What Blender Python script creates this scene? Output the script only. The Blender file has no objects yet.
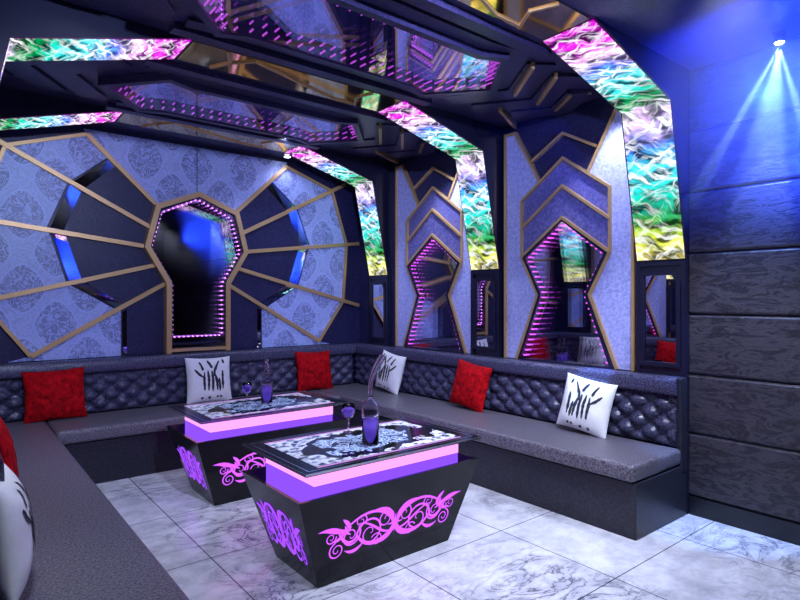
import bpy, bmesh, math, random
from mathutils import Vector, Matrix, noise
random.seed(4)
sc = bpy.context.scene
COL = sc.collection
PI = math.pi
XC, XR, YB, ZC = 2.03, 4.07, 5.85, 3.10
XL = 2*XC - XR

# ------------------------------------------------------------------ materials
def new_mat(name):
    m = bpy.data.materials.new(name); m.use_nodes = True
    nt = m.node_tree; nt.nodes.clear()
    out = nt.nodes.new('ShaderNodeOutputMaterial')
    return m, nt, out
def N(nt, kind, **kw):
    n = nt.nodes.new(kind)
    for k, v in kw.items():
        if k.startswith('i_'):
            key = k[2:]
            key = int(key) if key.isdigit() else key.replace('_', ' ')
            n.inputs[key].default_value = v
        else: setattr(n, k, v)
    return n
def ramp(nt, stops, interp='LINEAR'):
    r = nt.nodes.new('ShaderNodeValToRGB'); cr = r.color_ramp; cr.interpolation = interp
    while len(cr.elements) < len(stops): cr.elements.new(0.5)
    for e, (p, c) in zip(cr.elements, stops):
        e.position = p; e.color = (*c, 1) if len(c) == 3 else c
    return r
def bsdf(nt, out, col=(.5,.5,.5), rough=.5, metal=0, **kw):
    b = nt.nodes.new('ShaderNodeBsdfPrincipled')
    b.inputs['Base Color'].default_value = (*col, 1)
    b.inputs['Roughness'].default_value = rough
    b.inputs['Metallic'].default_value = metal
    for k, v in kw.items(): b.inputs[k.replace('_', ' ')].default_value = v
    nt.links.new(b.outputs[0], out.inputs['Surface'])
    return b
def add_bump(nt, b, tex_out, strength=.3, dist=.01):
    bp = N(nt, 'ShaderNodeBump', i_Strength=strength, i_Distance=dist)
    nt.links.new(tex_out, bp.inputs['Height']); nt.links.new(bp.outputs[0], b.inputs['Normal'])
def objco(nt): return nt.nodes.new('ShaderNodeTexCoord').outputs['Object']

def leather(name, c1, c2, rough=.4, scale=60, bump=.4, spec=.5):
    m, nt, out = new_mat(name)
    b = bsdf(nt, out, c1, rough); b.inputs['Specular IOR Level'].default_value = spec
    co = objco(nt)
    v = N(nt, 'ShaderNodeTexVoronoi', i_Scale=scale); nt.links.new(co, v.inputs['Vector'])
    n = N(nt, 'ShaderNodeTexNoise', i_Scale=scale*.7, i_Detail=4.0); nt.links.new(co, n.inputs['Vector'])
    r = ramp(nt, [(.35, c1), (.65, c2)]); nt.links.new(n.outputs['Fac'], r.inputs[0])
    nt.links.new(r.outputs[0], b.inputs['Base Color'])
    add_bump(nt, b, v.outputs['Distance'], bump, .004)
    return m
def plain(name, col, rough=.4, metal=0, **kw):
    m, nt, out = new_mat(name); b = bsdf(nt, out, col, rough, metal, **kw)
    co = objco(nt); n = N(nt, 'ShaderNodeTexNoise', i_Scale=45.0, i_Detail=3.0)
    nt.links.new(co, n.inputs['Vector']); add_bump(nt, b, n.outputs['Fac'], .06, .002)
    return m
def emit(name, col, s):
    m, nt, out = new_mat(name); e = N(nt, 'ShaderNodeEmission', i_Strength=s)
    e.inputs[0].default_value = (*col, 1); nt.links.new(e.outputs[0], out.inputs['Surface']); return m

M = {}
M['seat'] = leather('seat_leather', (.03,.027,.038), (.21,.19,.24), .31, 140, .6)
M['back'] = leather('tufted_leather', (.018,.018,.045), (.095,.092,.18), .25, 130, .3)
M['base'] = leather('plinth_leather', (.010,.011,.020), (.030,.030,.044), .32, 110, .25, .35)
M['lilac'] = leather('lilac_leather', (.34,.36,.74), (.52,.55,.96), .42, 55, .5)
M['violet'] = leather('violet_leather', (.09,.085,.28), (.18,.17,.46), .36, 55, .5)
M['night'] = leather('night_leather', (.014,.014,.06), (.03,.028,.10), .36, 70, .3, .35)
M['ceil_leather'] = leather('ceiling_leather', (.020,.017,.055), (.050,.042,.12), .32, 90, .25)
M['gold'] = plain('brushed_gold', (.66,.42,.19), .38, .5)
M['black'] = plain('black_lacquer', (.006,.006,.008), .16, 0, Specular_IOR_Level=.25)
M['rib'] = plain('rib_lacquer', (.012,.012,.035), .25)
M['skirt'] = plain('black_skirting', (.01,.01,.015), .3)
M['silver'] = plain('silver_inlay', (.75,.75,.82), .2, 1.0)
M['chrome'] = plain('chrome', (.7,.7,.75), .12, 1.0)
M['led'] = emit('violet_led', (.62,.08,.72), 3.2)
M['leddot'] = emit('violet_led_dot', (.75,.25,1.0), 4)
M['pink'] = emit('pink_acrylic', (1.0,.34,.88), 1.25)
M['purple'] = emit('violet_acrylic', (.24,.07,1.0), 1.15)
M['scroll'] = emit('violet_cutout', (.62,.10,1.0), 1.35)
M['scrollside'] = emit('deep_violet_cutout', (.35,.07,1.0), 1.2)
M['ledceil'] = emit('violet_led_tick', (.55,.08,.70), 1.2)
M['lens'] = emit('white_lens', (.8,.88,1.0), 25)
M['bluelens'] = emit('blue_lens', (.35,.6,1.0), 60)

def mirror(name, col, rough=.015):
    m, nt, out = new_mat(name); bsdf(nt, out, col, rough, 1.0); return m
M['mirror'] = mirror('mirror', (.80,.80,.88))
M['ceil_mirror'] = mirror('ceiling_mirror', (.85,.78,1.0), .02)
M['bronze_mirror'] = mirror('bronze_mirror', (.85,.60,.22), .06)
def pane():
    m, nt, out = new_mat('half_silvered_pane')
    t = N(nt, 'ShaderNodeBsdfTransparent'); g = N(nt, 'ShaderNodeBsdfGlossy'); g.inputs['Roughness'].default_value = .01
    t.inputs[0].default_value = (.92,.9,1,1)
    mx = N(nt, 'ShaderNodeMixShader'); mx.inputs[0].default_value = .30
    nt.links.new(t.outputs[0], mx.inputs[1]); nt.links.new(g.outputs[0], mx.inputs[2]); nt.links.new(mx.outputs[0], out.inputs['Surface'])
    return m
M['smoked'] = mirror('smoked_mirror', (.34,.32,.44))
M['pane'] = pane()
def glass(name, col, rough=.0):
    m, nt, out = new_mat(name)
    bsdf(nt, out, col, rough, 0, Transmission_Weight=1.0, IOR=1.35); return m
M['glass'] = glass('clear_glass', (.93,.9,1))
def liquid():
    m, nt, out = new_mat('violet_drink')
    b = bsdf(nt, out, (.42,.20,1.0), .15, 0, Transmission_Weight=.45, IOR=1.2); return m
M['liquid'] = liquid()

def damask():
    m, nt, out = new_mat('damask_wallpaper')
    b = bsdf(nt, out, (.3,.3,.7), .4)
    co = objco(nt); sx = N(nt, 'ShaderNodeSeparateXYZ'); nt.links.new(co, sx.inputs[0])
    def mth(op, a, bb=None, c=None):
        n = N(nt, 'ShaderNodeMath', operation=op)
        for i, q in enumerate((a, bb, c)):
            if q is None: continue
            if isinstance(q, (int, float)): n.inputs[i].default_value = q
            else: nt.links.new(q, n.inputs[i])
        return n.outputs[0]
    u = mth('MULTIPLY', sx.outputs['X'], 2*PI/.50)
    v = mth('MULTIPLY', sx.outputs['Z'], 2*PI/.64)
    cu, cv = mth('COSINE', u), mth('COSINE', v)
    f = mth('ADD', cu, cv)                                   # ogee lattice
    ring = mth('ABSOLUTE', mth('SINE', mth('MULTIPLY', f, 3.2)))
    n1 = N(nt, 'ShaderNodeTexNoise', i_Scale=9.0, i_Detail=1.5, i_Distortion=1.5); nt.links.new(co, n1.inputs['Vector'])
    cur = mth('ABSOLUTE', mth('SINE', mth('MULTIPLY', n1.outputs['Fac'], 20.0)))
    inside = mth('GREATER_THAN', mth('ABSOLUTE', f), .55)
    pat = mth('MULTIPLY', mth('GREATER_THAN', cur, .66), mth('MULTIPLY_ADD', inside, .55, .45))
    edge = mth('LESS_THAN', mth('ABSOLUTE', mth('SUBTRACT', mth('ABSOLUTE', f), .5)), .09)
    k = mth('MINIMUM', mth('MAXIMUM', 0.0, mth('SUBTRACT', mth('ADD', mth('MULTIPLY', pat, .60), mth('MULTIPLY', inside, .16)), mth('MULTIPLY', edge, .7))), 1.0)
    mix = N(nt, 'ShaderNodeMix', data_type='RGBA')
    mix.inputs['A'].default_value = (.46,.55,.98,1); mix.inputs['B'].default_value = (.15,.17,.42,1)
    nt.links.new(k, mix.inputs['Factor']); nt.links.new(mix.outputs['Result'], b.inputs['Base Color'])
    add_bump(nt, b, k, .3, .003)
    return m
M['damask'] = damask()

def marble():
    m, nt, out = new_mat('white_marble_tiles')
    b = bsdf(nt, out, (.8,.8,.84), .16)
    co = objco(nt)
    mp = N(nt, 'ShaderNodeMapping'); mp.inputs['Rotation'].default_value = (0,0,.7); mp.inputs['Scale'].default_value = (1,2.0,1)
    nt.links.new(co, mp.inputs[0])
    n0 = N(nt, 'ShaderNodeTexNoise', i_Scale=2.4, i_Detail=9.0, i_Roughness=.62, i_Distortion=1.6); nt.links.new(mp.outputs[0], n0.inputs['Vector'])
    a = N(nt, 'ShaderNodeMath', operation='SUBTRACT'); nt.links.new(n0.outputs['Fac'], a.inputs[0]); a.inputs[1].default_value = .5
    ab = N(nt, 'ShaderNodeMath', operation='ABSOLUTE'); nt.links.new(a.outputs[0], ab.inputs[0])
    r = ramp(nt, [(0, (.06,.06,.08)), (.006, (.28,.28,.33)), (.022, (.62,.62,.68)), (.09, (.82,.82,.86))]); nt.links.new(ab.outputs[0], r.inputs[0])
    n1 = N(nt, 'ShaderNodeTexNoise', i_Scale=.9, i_Detail=2.0); nt.links.new(co, n1.inputs['Vector'])
    r1 = ramp(nt, [(.45, (0,0,0)), (.62, (1,1,1))]); nt.links.new(n1.outputs['Fac'], r1.inputs[0])
    n2 = N(nt, 'ShaderNodeTexNoise', i_Scale=5.0, i_Detail=8.0, i_Roughness=.7); nt.links.new(co, n2.inputs['Vector'])
    r2 = ramp(nt, [(.35, (.50,.50,.56)), (.6, (.92,.92,.95))]); nt.links.new(n2.outputs['Fac'], r2.inputs[0])
    mx0 = N(nt, 'ShaderNodeMix', data_type='RGBA'); mx0.inputs['A'].default_value = (.86,.86,.9,1)
    nt.links.new(r1.outputs[0], mx0.inputs['Factor']); nt.links.new(r.outputs[0], mx0.inputs['B'])
    mx = N(nt, 'ShaderNodeMix', data_type='RGBA', blend_type='MULTIPLY'); mx.inputs['Factor'].default_value = .8
    nt.links.new(mx0.outputs['Result'], mx.inputs['A']); nt.links.new(r2.outputs[0], mx.inputs['B'])
    br = N(nt, 'ShaderNodeTexBrick', i_Scale=1.0); br.offset = 0.0
    br.inputs['Brick Width'].default_value = .8; br.inputs['Row Height'].default_value = .8; br.inputs['Mortar Size'].default_value = .0035
    br.inputs['Color1'].default_value = (1,1,1,1); br.inputs['Color2'].default_value = (.93,.93,.94,1); br.inputs['Mortar'].default_value = (.12,.12,.16,1)
    mp2 = N(nt, 'ShaderNodeMapping'); mp2.inputs['Location'].default_value = (-1.20, -4.03, 0)
    nt.links.new(co, mp2.inputs[0]); nt.links.new(mp2.outputs[0], br.inputs['Vector'])
    m2 = N(nt, 'ShaderNodeMix', data_type='RGBA', blend_type='MULTIPLY'); m2.inputs['Factor'].default_value = 1
    nt.links.new(mx.outputs['Result'], m2.inputs['A']); nt.links.new(br.outputs['Color'], m2.inputs['B'])
    nt.links.new(m2.outputs['Result'], b.inputs['Base Color'])
    return m
M['marble'] = marble()

def wood():
    m, nt, out = new_mat('dark_figured_boards')
    b = bsdf(nt, out, (.05,.045,.06), .42)
    co = objco(nt); mp = N(nt, 'ShaderNodeMapping'); mp.inputs['Scale'].default_value = (1,2.2,7)
    nt.links.new(co, mp.inputs[0])
    n = N(nt, 'ShaderNodeTexNoise', i_Scale=2.2, i_Detail=6.0, i_Roughness=.6, i_Distortion=1.4); nt.links.new(mp.outputs[0], n.inputs['Vector'])
    s = N(nt, 'ShaderNodeMath', operation='MULTIPLY'); s.inputs[1].default_value = 26; nt.links.new(n.outputs['Fac'], s.inputs[0])
    s2 = N(nt, 'ShaderNodeMath', operation='SINE'); nt.links.new(s.outputs[0], s2.inputs[0])
    n3 = N(nt, 'ShaderNodeTexNoise', i_Scale=26.0, i_Detail=5.0); nt.links.new(mp.outputs[0], n3.inputs['Vector'])
    ad = N(nt, 'ShaderNodeMath', operation='MULTIPLY_ADD'); ad.inputs[1].default_value = .35; nt.links.new(s2.outputs[0], ad.inputs[0]); nt.links.new(n3.outputs['Fac'], ad.inputs[2])
    r = ramp(nt, [(.05, (.014,.012,.018)), (.5, (.038,.033,.044)), (.9, (.062,.053,.064))]); nt.links.new(ad.outputs[0], r.inputs[0])
    nt.links.new(r.outputs[0], b.inputs['Base Color']); add_bump(nt, b, ad.outputs[0], .3, .004)
    return m
M['wood'] = wood()

def plume():
    """backlit print of coloured plumes: UV.y runs along the strip (0 ceiling end, 1 knee, 2 foot), UV.x across"""
    m, nt, out = new_mat('backlit_plume_print')
    e = N(nt, 'ShaderNodeEmission', i_Strength=1.7); nt.links.new(e.outputs[0], out.inputs['Surface'])
    uv = N(nt, 'ShaderNodeUVMap'); sx = N(nt, 'ShaderNodeSeparateXYZ'); nt.links.new(uv.outputs[0], sx.inputs[0])
    mp = N(nt, 'ShaderNodeMapping'); mp.inputs['Scale'].default_value = (.30,1.15,1); mp.inputs['Rotation'].default_value = (0,0,.25)
    nt.links.new(uv.outputs[0], mp.inputs[0])
    w = N(nt, 'ShaderNodeTexNoise', i_Scale=4.0, i_Detail=2.0, i_Distortion=2.0); nt.links.new(mp.outputs[0], w.inputs['Vector'])
    ws = N(nt, 'ShaderNodeMath', operation='MULTIPLY_ADD'); ws.inputs[1].default_value = .30; nt.links.new(w.outputs['Fac'], ws.inputs[0]); nt.links.new(sx.outputs['Y'], ws.inputs[2])
    h = N(nt, 'ShaderNodeMath', operation='MULTIPLY_ADD'); h.inputs[1].default_value = .5; h.inputs[2].default_value = -.075; nt.links.new(ws.outputs[0], h.inputs[0])
    r = ramp(nt, [(0, (.42,.0,.42)), (.09, (.75,.02,.72)), (.17, (.75,.55,.85)), (.22, (.05,.08,.75)), (.28, (.15,.75,.9)), (.35, (.02,.62,.62)), (.42, (.0,.32,.10)), (.48, (.0,.16,.04)),
                  (.52, (.72,.5,.85)), (.58, (.45,.35,.8)), (.64, (.02,.16,.75)), (.71, (.05,.72,.85)), (.79, (.0,.50,.35)), (.86, (.03,.25,.03)), (.93, (.5,.6,.04)), (1, (.85,.75,.2))])
    nt.links.new(h.outputs[0], r.inputs[0])
    mpm = N(nt, 'ShaderNodeMapping'); mpm.inputs['Scale'].default_value = (.37,1,1); nt.links.new(uv.outputs[0], mpm.inputs[0])
    wn = N(nt, 'ShaderNodeTexNoise', i_Scale=5.0, i_Detail=2.5); nt.links.new(mpm.outputs[0], wn.inputs['Vector'])
    wsub = N(nt, 'ShaderNodeVectorMath', operation='SUBTRACT'); wsub.inputs[1].default_value = (.5,.5,.5); nt.links.new(wn.outputs['Color'], wsub.inputs[0])
    wsc = N(nt, 'ShaderNodeVectorMath', operation='SCALE'); wsc.inputs['Scale'].default_value = .17; nt.links.new(wsub.outputs[0], wsc.inputs[0])
    wad = N(nt, 'ShaderNodeVectorMath', operation='ADD'); nt.links.new(mpm.outputs[0], wad.inputs[0]); nt.links.new(wsc.outputs[0], wad.inputs[1])
    def strand(rot, scl, lo, hi, loc, det=3.0):
        a = N(nt, 'ShaderNodeMapping'); a.inputs['Rotation'].default_value = (0,0,rot); nt.links.new(wad.outputs[0], a.inputs[0])
        b_ = N(nt, 'ShaderNodeMapping'); b_.inputs['Scale'].default_value = scl; b_.inputs['Location'].default_value = loc; nt.links.new(a.outputs[0], b_.inputs[0])
        n = N(nt, 'ShaderNodeTexNoise', i_Scale=1.0, i_Detail=det, i_Roughness=.55); nt.links.new(b_.outputs[0], n.inputs['Vector'])
        c = N(nt, 'ShaderNodeMapRange'); c.inputs['From Min'].default_value = lo; c.inputs['From Max'].default_value = hi; nt.links.new(n.outputs['Fac'], c.inputs[0]); return c.outputs[0]
    r1 = strand(.45, (5,30,1), .50, .64, (0,0,0), 4.0); r2 = strand(-.5, (5,24,1), .53, .67, (3,5,0), 4.0); dk = strand(.15, (5,14,1), .40, .60, (9,1,0), 2.0)
    dr = ramp(nt, [(0, (.02,.02,.04)), (1, (1,1,1))]); nt.links.new(dk, dr.inputs[0])
    m1 = N(nt, 'ShaderNodeMix', data_type='RGBA', blend_type='MULTIPLY'); m1.inputs['Factor'].default_value = .93
    nt.links.new(r.outputs[0], m1.inputs['A']); nt.links.new(dr.outputs[0], m1.inputs['B'])
    mxx = N(nt, 'ShaderNodeMath', operation='MAXIMUM'); nt.links.new(r1, mxx.inputs[0]); nt.links.new(r2, mxx.inputs[1])
    br = ramp(nt, [(0, (.35,.35,.35)), (.30, (1,1,1)), (.44, (.12,.12,.12)), (.5, (.9,.9,.9)), (.60, (.9,.9,.9)), (.66, (.25,.25,.25)), (.74, (.8,.8,.8)), (.85, (.45,.45,.45)), (1, (.95,.95,.95))])
    # the print is whitest at its middle bands
    wr = ramp(nt, [(0, (.5,.5,.5)), (.12, (.8,.8,.8)), (.17, (1,1,1)), (.22, (.4,.4,.4)), (.28, (1,1,1)), (.35, (.45,.45,.45)), (.44, (.22,.22,.22)), (.49, (.7,.7,.7)), (.55, (1,1,1)), (.63, (.45,.45,.45)), (.70, (.8,.8,.8)), (.82, (.28,.28,.28)), (1, (.6,.6,.6))])
    nt.links.new(h.outputs[0], wr.inputs[0])
    ml = N(nt, 'ShaderNodeMath', operation='MULTIPLY'); nt.links.new(mxx.outputs[0], ml.inputs[0]); nt.links.new(wr.outputs[0], ml.inputs[1])
    m2 = N(nt, 'ShaderNodeMix', data_type='RGBA'); m2.inputs['B'].default_value = (.95,.97,1,1)
    nt.links.new(ml.outputs[0], m2.inputs['Factor']); nt.links.new(m1.outputs['Result'], m2.inputs['A'])
    nt.links.new(m2.outputs['Result'], e.inputs[0])
    return m
M['plume'] = plume()

def tabletop():
    m, nt, out = new_mat('printed_glass')
    b = bsdf(nt, out, (.1,.1,.1), .08)
    co = objco(nt); sx = N(nt, 'ShaderNodeSeparateXYZ'); nt.links.new(co, sx.inputs[0])
    def mth(op, a, bb=None, c=None):
        n = N(nt, 'ShaderNodeMath', operation=op)
        for i, q in enumerate((a, bb, c)):
            if q is None: continue
            if isinstance(q, (int, float)): n.inputs[i].default_value = q
            else: nt.links.new(q, n.inputs[i])
        return n.outputs[0]
    nz = N(nt, 'ShaderNodeTexNoise', i_Scale=7.0, i_Detail=2.0); nt.links.new(co, nz.inputs['Vector'])
    wob = mth('MULTIPLY', mth('SUBTRACT', nz.outputs['Fac'], .5), 5.0)
    x, y = sx.outputs['X'], sx.outputs['Y']
    e = mth('ADD', mth('ADD', mth('POWER', mth('MULTIPLY', mth('ABSOLUTE', x), 1/.29), 2.0), mth('POWER', mth('MULTIPLY', mth('ABSOLUTE', y), 1/.17), 2.0)), wob)
    inner = mth('LESS_THAN', e, 1.0)
    band = mth('LESS_THAN', e, 2.3)
    n1 = N(nt, 'ShaderNodeTexNoise', i_Scale=9.0, i_Detail=1.0, i_Distortion=2.0); nt.links.new(co, n1.inputs['Vector'])
    cur = mth('ABSOLUTE', mth('SINE', mth('MULTIPLY', n1.outputs['Fac'], 20.0)))
    r1 = ramp(nt, [(.3, (.01,.01,.03)), (.55, (.12,.20,.50)), (.85, (.62,.76,.98))]); nt.links.new(cur, r1.inputs[0])
    vo = N(nt, 'ShaderNodeTexVoronoi', i_Scale=55.0); nt.links.new(co, vo.inputs['Vector'])
    n2 = N(nt, 'ShaderNodeTexNoise', i_Scale=24.0, i_Detail=4.0, i_Roughness=.6); nt.links.new(co, n2.inputs['Vector'])
    r2 = ramp(nt, [(.38, (.01,.01,.03)), (.45, (.42,.45,.62)), (.54, (.95,.95,1))]); nt.links.new(n2.outputs['Fac'], r2.inputs[0])
    ma = N(nt, 'ShaderNodeMix', data_type='RGBA'); ma.inputs['B'].default_value = (.008,.008,.012,1)
    nt.links.new(band, ma.inputs['Factor']); nt.links.new(r2.outputs[0], ma.inputs['A'])
    mb = N(nt, 'ShaderNodeMix', data_type='RGBA'); nt.links.new(inner, mb.inputs['Factor'])
    nt.links.new(ma.outputs['Result'], mb.inputs['A']); nt.links.new(r1.outputs[0], mb.inputs['B'])
    nt.links.new(mb.outputs['Result'], b.inputs['Base Color'])
    return m
M['tabletop'] = tabletop()
def fabric(name, c1, c2, sc_, bump, rough=.8, sheen=0):
    m, nt, out = new_mat(name); b = bsdf(nt, out, c1, rough)
    b.inputs['Sheen Weight'].default_value = sheen
    co = objco(nt); n = N(nt, 'ShaderNodeTexNoise', i_Scale=sc_, i_Detail=6.0, i_Roughness=.7, i_Distortion=.6); nt.links.new(co, n.inputs['Vector'])
    r = ramp(nt, [(.35, c1), (.65, c2)]); nt.links.new(n.outputs['Fac'], r.inputs[0]); nt.links.new(r.outputs[0], b.inputs['Base Color'])
    add_bump(nt, b, n.outputs['Fac'], bump, .012); return m
M['white_cloth'] = fabric('white_satin', (.84,.84,.86), (.9,.9,.92), 18, .12, .5)
M['red_fur'] = fabric('red_plush', (.14,.0,.003), (.66,.003,.010), 22, 1.0, .85, 0)
M['red_fur'].node_tree.nodes['Principled BSDF'].inputs['Specular IOR Level'].default_value = .12
M['ink'] = fabric('black_feather_ink', (.012,.012,.02), (.04,.04,.06), 60, .3)

# ------------------------------------------------------------------ mesh tools
class MB:
    def __init__(s): s.bm = bmesh.new(); s.uv = None
    def prism(s, poly, w0, w1, mp):
        a = [s.bm.verts.new(mp(u, v, w0)) for u, v in poly]; b = [s.bm.verts.new(mp(u, v, w1)) for u, v in poly]
        n = len(poly); s.bm.faces.new(a); s.bm.faces.new(b)
        for i in range(n): s.bm.faces.new((a[i], a[(i+1) % n], b[(i+1) % n], b[i]))
        return s
    def stroke(s, pts, width, w0, w1, mp, closed=False, side=0):
        P = [Vector(p) for p in pts]; n = len(P); h = width/2; L = []; Rr = []
        for i in range(n):
            if closed: d0 = (P[i]-P[i-1]).normalized(); d1 = (P[(i+1) % n]-P[i]).normalized()
            else:
                d1 = (P[min(i+1, n-1)]-P[min(i, n-2)]).normalized() if i < n-1 else (P[i]-P[i-1]).normalized()
                d0 = (P[i]-P[i-1]).normalized() if i > 0 else d1
            n0 = Vector((-d0.y, d0.x)); n1 = Vector((-d1.y, d1.x)); m = n0+n1
            if m.length < 1e-5: m = n0
            m.normalize(); k = min(1/max(m.dot(n0), .35), 2.4)
            L.append(P[i]+m*h*k*(1-side)); Rr.append(P[i]-m*h*k*(1+side))
        rng = range(n if closed else n-1)
        for i in rng:
            j = (i+1) % n; q = [L[i], L[j], Rr[j], Rr[i]]
            s.prism([tuple(t) for t in q], w0, w1, mp)
        return s
    def box(s, x0, y0, z0, x1, y1, z1, bev=0, seg=2):
        vs = [s.bm.verts.new((x, y, z)) for x in (x0, x1) for y in (y0, y1) for z in (z0, z1)]
        fs = [s.bm.faces.new([vs[i] for i in q]) for q in ((0,1,3,2),(4,6,7,5),(0,4,5,1),(2,3,7,6),(0,2,6,4),(1,5,7,3))]
        if bev:
            bmesh.ops.recalc_face_normals(s.bm, faces=fs)
            es = list({e for f in fs for e in f.edges})
            bmesh.ops.bevel(s.bm, geom=es, offset=bev, segments=seg, profile=.6, affect='EDGES')
        return s
    def loft(s, rings, cap=True):
        R_ = [[s.bm.verts.new(p) for p in r] for r in rings]; n = len(R_[0])
        for a, b in zip(R_, R_[1:]):
            for i in range(n): s.bm.faces.new((a[i], a[(i+1) % n], b[(i+1) % n], b[i]))
        if cap: s.bm.faces.new(R_[0]); s.bm.faces.new(R_[-1])
        return s
    def lathe(s, prof, seg=28, c=(0,0,0), axis=None, cap=False):
        rings = []
        for k, (r, z) in enumerate(prof):
            rings.append([(c[0]+max(r, .0004)*math.cos(2*PI*i/seg), c[1]+max(r, .0004)*math.sin(2*PI*i/seg), c[2]+z) for i in range(seg)])
        return s.loft(rings, cap)
    def tube(s, pts, rad, seg=14, cap=True):
        P = [Vector(p) for p in pts]; rings = []
        up = Vector((0, 1, 0))
        for i, p in enumerate(P):
            d = (P[min(i+1, len(P)-1)]-P[max(i-1, 0)]).normalized()
            a = d.cross(up); a = a.normalized() if a.length > 1e-4 else Vector((1,0,0)); b = d.cross(a).normalized()
            r = rad[i] if isinstance(rad, (list, tuple)) else rad
            rings.append([p+a*r*math.cos(2*PI*k/seg)+b*r*math.sin(2*PI*k/seg) for k in range(seg)])
        return s.loft(rings, cap)
    def build(s, name, mat, parent=None, smooth=False, recalc=True):
        if recalc: bmesh.ops.recalc_face_normals(s.bm, faces=s.bm.faces)
        root = Vector((0,0,0)); p = parent
        while p is not None: root += p.location; p = p.parent
        if root.length: bmesh.ops.translate(s.bm, verts=s.bm.verts, vec=-root)
        me = bpy.data.meshes.new(name); s.bm.to_mesh(me); s.bm.free()
        if smooth:
            for f in me.polygons: f.use_smooth = True
        me.materials.append(mat); o = bpy.data.objects.new(name, me); COL.objects.link(o)
        if parent: o.parent = parent
        return o
def part_local(name, mb, mat, parent, smooth=False):
    """mesh already in the parent's own coordinates"""
    bmesh.ops.recalc_face_normals(mb.bm, faces=mb.bm.faces)
    me = bpy.data.meshes.new(name); mb.bm.to_mesh(me); mb.bm.free()
    if smooth:
        for f in me.polygons: f.use_smooth = True
    me.materials.append(mat); o = bpy.data.objects.new(name, me); COL.objects.link(o); o.parent = parent
    return o
def tag(o, label=None, cat=None, group=None, kind=None):
    if label: o['label'] = label
    if cat: o['category'] = cat
    if group: o['group'] = group
    if kind: o['kind'] = kind
    return o
def thing(name, loc, label, cat, group=None):
    o = bpy.data.objects.new(name, None); o.empty_display_size = .1; COL.objects.link(o); o.location = loc
    return tag(o, label, cat, group)
def copy_tree(o, parent=None):
    c = o.copy(); COL.objects.link(c)
    if parent: c.parent = parent
    for ch in list(o.children): copy_tree(ch, c)
    return c
def smooth_angle(o, a=40):
    me = o.data
    for f in me.polygons: f.use_smooth = True
    try: me.set_sharp_from_angle(angle=math.radians(a))
    except Exception: pass
    return o

# plane maps: (u, v, w) -> world, w = distance out of the surface into the room
mapR = lambda u, v, w: (XR-w, u, v)
mapL = lambda u, v, w: (XL+w, u, v)
mapB = lambda u, v, w: (u, YB-w, v)
mapC = lambda u, v, w: (u, v, ZC-w)

# ------------------------------------------------------------------ room shell
S = lambda o: tag(o, kind='structure')
S(MB().box(-1.8, -2.4, -.12, 4.3, 6.05, 0).build('floor', M['marble']))
S(MB().box(-1.8, -2.4, ZC+.004, 4.3, 6.05, ZC+.15).build('ceiling', M['ceil_leather']))
S(MB().box(-1.8, YB, 0, 4.3, YB+.15, ZC).build('wall_back', M['night']))
S(MB().box(XR, -2.4, 0, XR+.2, YB, ZC).build('wall_right', M['night']))
S(MB().box(-1.8, 1.0, 0, XL, YB, ZC).build('wall_left', M['night']))
S(MB().box(-1.8, -2.4, 0, -1.65, 1.0, ZC).build('wall_left_front', M['night']))
S(MB().box(-1.8, -2.55, 0, 4.3, -2.4, ZC).build('wall_front', M['skirt']))

# boarded wall cladding right (and short stretch left)
seams = [.126, .566, .977, 1.395, 1.82, 2.239, 2.664, ZC-.003]
def cladding(name, mp, y0, y1):
    m = MB(); 
    for a, b in zip(seams, seams[1:]):
        g = .007
        pr = [(y0, a+g), (y1, a+g), (y1, b-g), (y0, b-g)]
        A = [m.bm.verts.new(mp(u, v, 0)) for u, v in pr]; B_ = [m.bm.verts.new(mp(u, v, .014)) for u, v in pr]
        ins = [(y0, a+g+.012), (y1, a+g+.012), (y1, b-g-.012), (y0, b-g-.012)]
        Cc = [m.bm.verts.new(mp(u, v, .022)) for u, v in ins]
        for P, Q in ((A, B_), (B_, Cc)):
            for i in range(4): m.bm.faces.new((P[i], P[(i+1) % 4], Q[(i+1) % 4], Q[i]))
        m.bm.faces.new(Cc); m.bm.faces.new(A)
    return S(m.build(name, M['wood']))
cladding('wall_cladding_right', mapR, -2.39, 1.797)
cladding('wall_cladding_left', mapL, 1.01, 1.797)
S(MB().box(XR-.03, -2.39, .0, XR-.001, 1.797, .126).build('baseboard_right', M['skirt']))
S(MB().box(XL+.001, 1.01, .0, XL+.03, 1.797, .126).build('baseboard_left', M['skirt']))

# ------------------------------------------------------------------ arches with backlit strips
PROF = [(4.02, 0.0), (4.02, 1.77), (3.80, 2.84), (2.88, ZC)]
ARY = [1.80, 3.50, 5.20]; AW = .37
def strip_mb(prof, y0, y1, seg_rng, sgn):
    m = MB(); uvl = m.bm.loops.layers.uv.new('UVMap')
    for (x0, z0, v0), (x1, z1, v1) in seg_rng:
        d = Vector((x1-x0, 0, z1-z0)).normalized(); nrm = Vector((d.z, 0, -d.x))
        if nrm.x*sgn > 0: nrm = -nrm                      # into the room
        K = 1
        off = nrm*.006
        vs = [m.bm.verts.new(Vector((x0, y0, z0))+off), m.bm.verts.new(Vector((x0, y1, z0))+off), m.bm.verts.new(Vector((x1, y1, z1))+off), m.bm.verts.new(Vector((x1, y0, z1))+off)]
        bs = [m.bm.verts.new(v.co-off*.7) for v in vs]
        f = m.bm.faces.new(vs)
        for l, uvv in zip(f.loops, ((0, v0), (1, v0), (1, v1), (0, v1))): l[uvl].uv = uvv
        for i in range(4):
            ff = m.bm.faces.new((vs[i], vs[(i+1) % 4], bs[(i+1) % 4], bs[i]))
            vv = (v0, v0, v1, v1)
            for l, q in zip(ff.loops, (i, (i+1) % 4, (i+1) % 4, i)): l[uvl].uv = ((0,1,1,0)[q], vv[q])
        m.bm.faces.new(bs)
    return m
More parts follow.
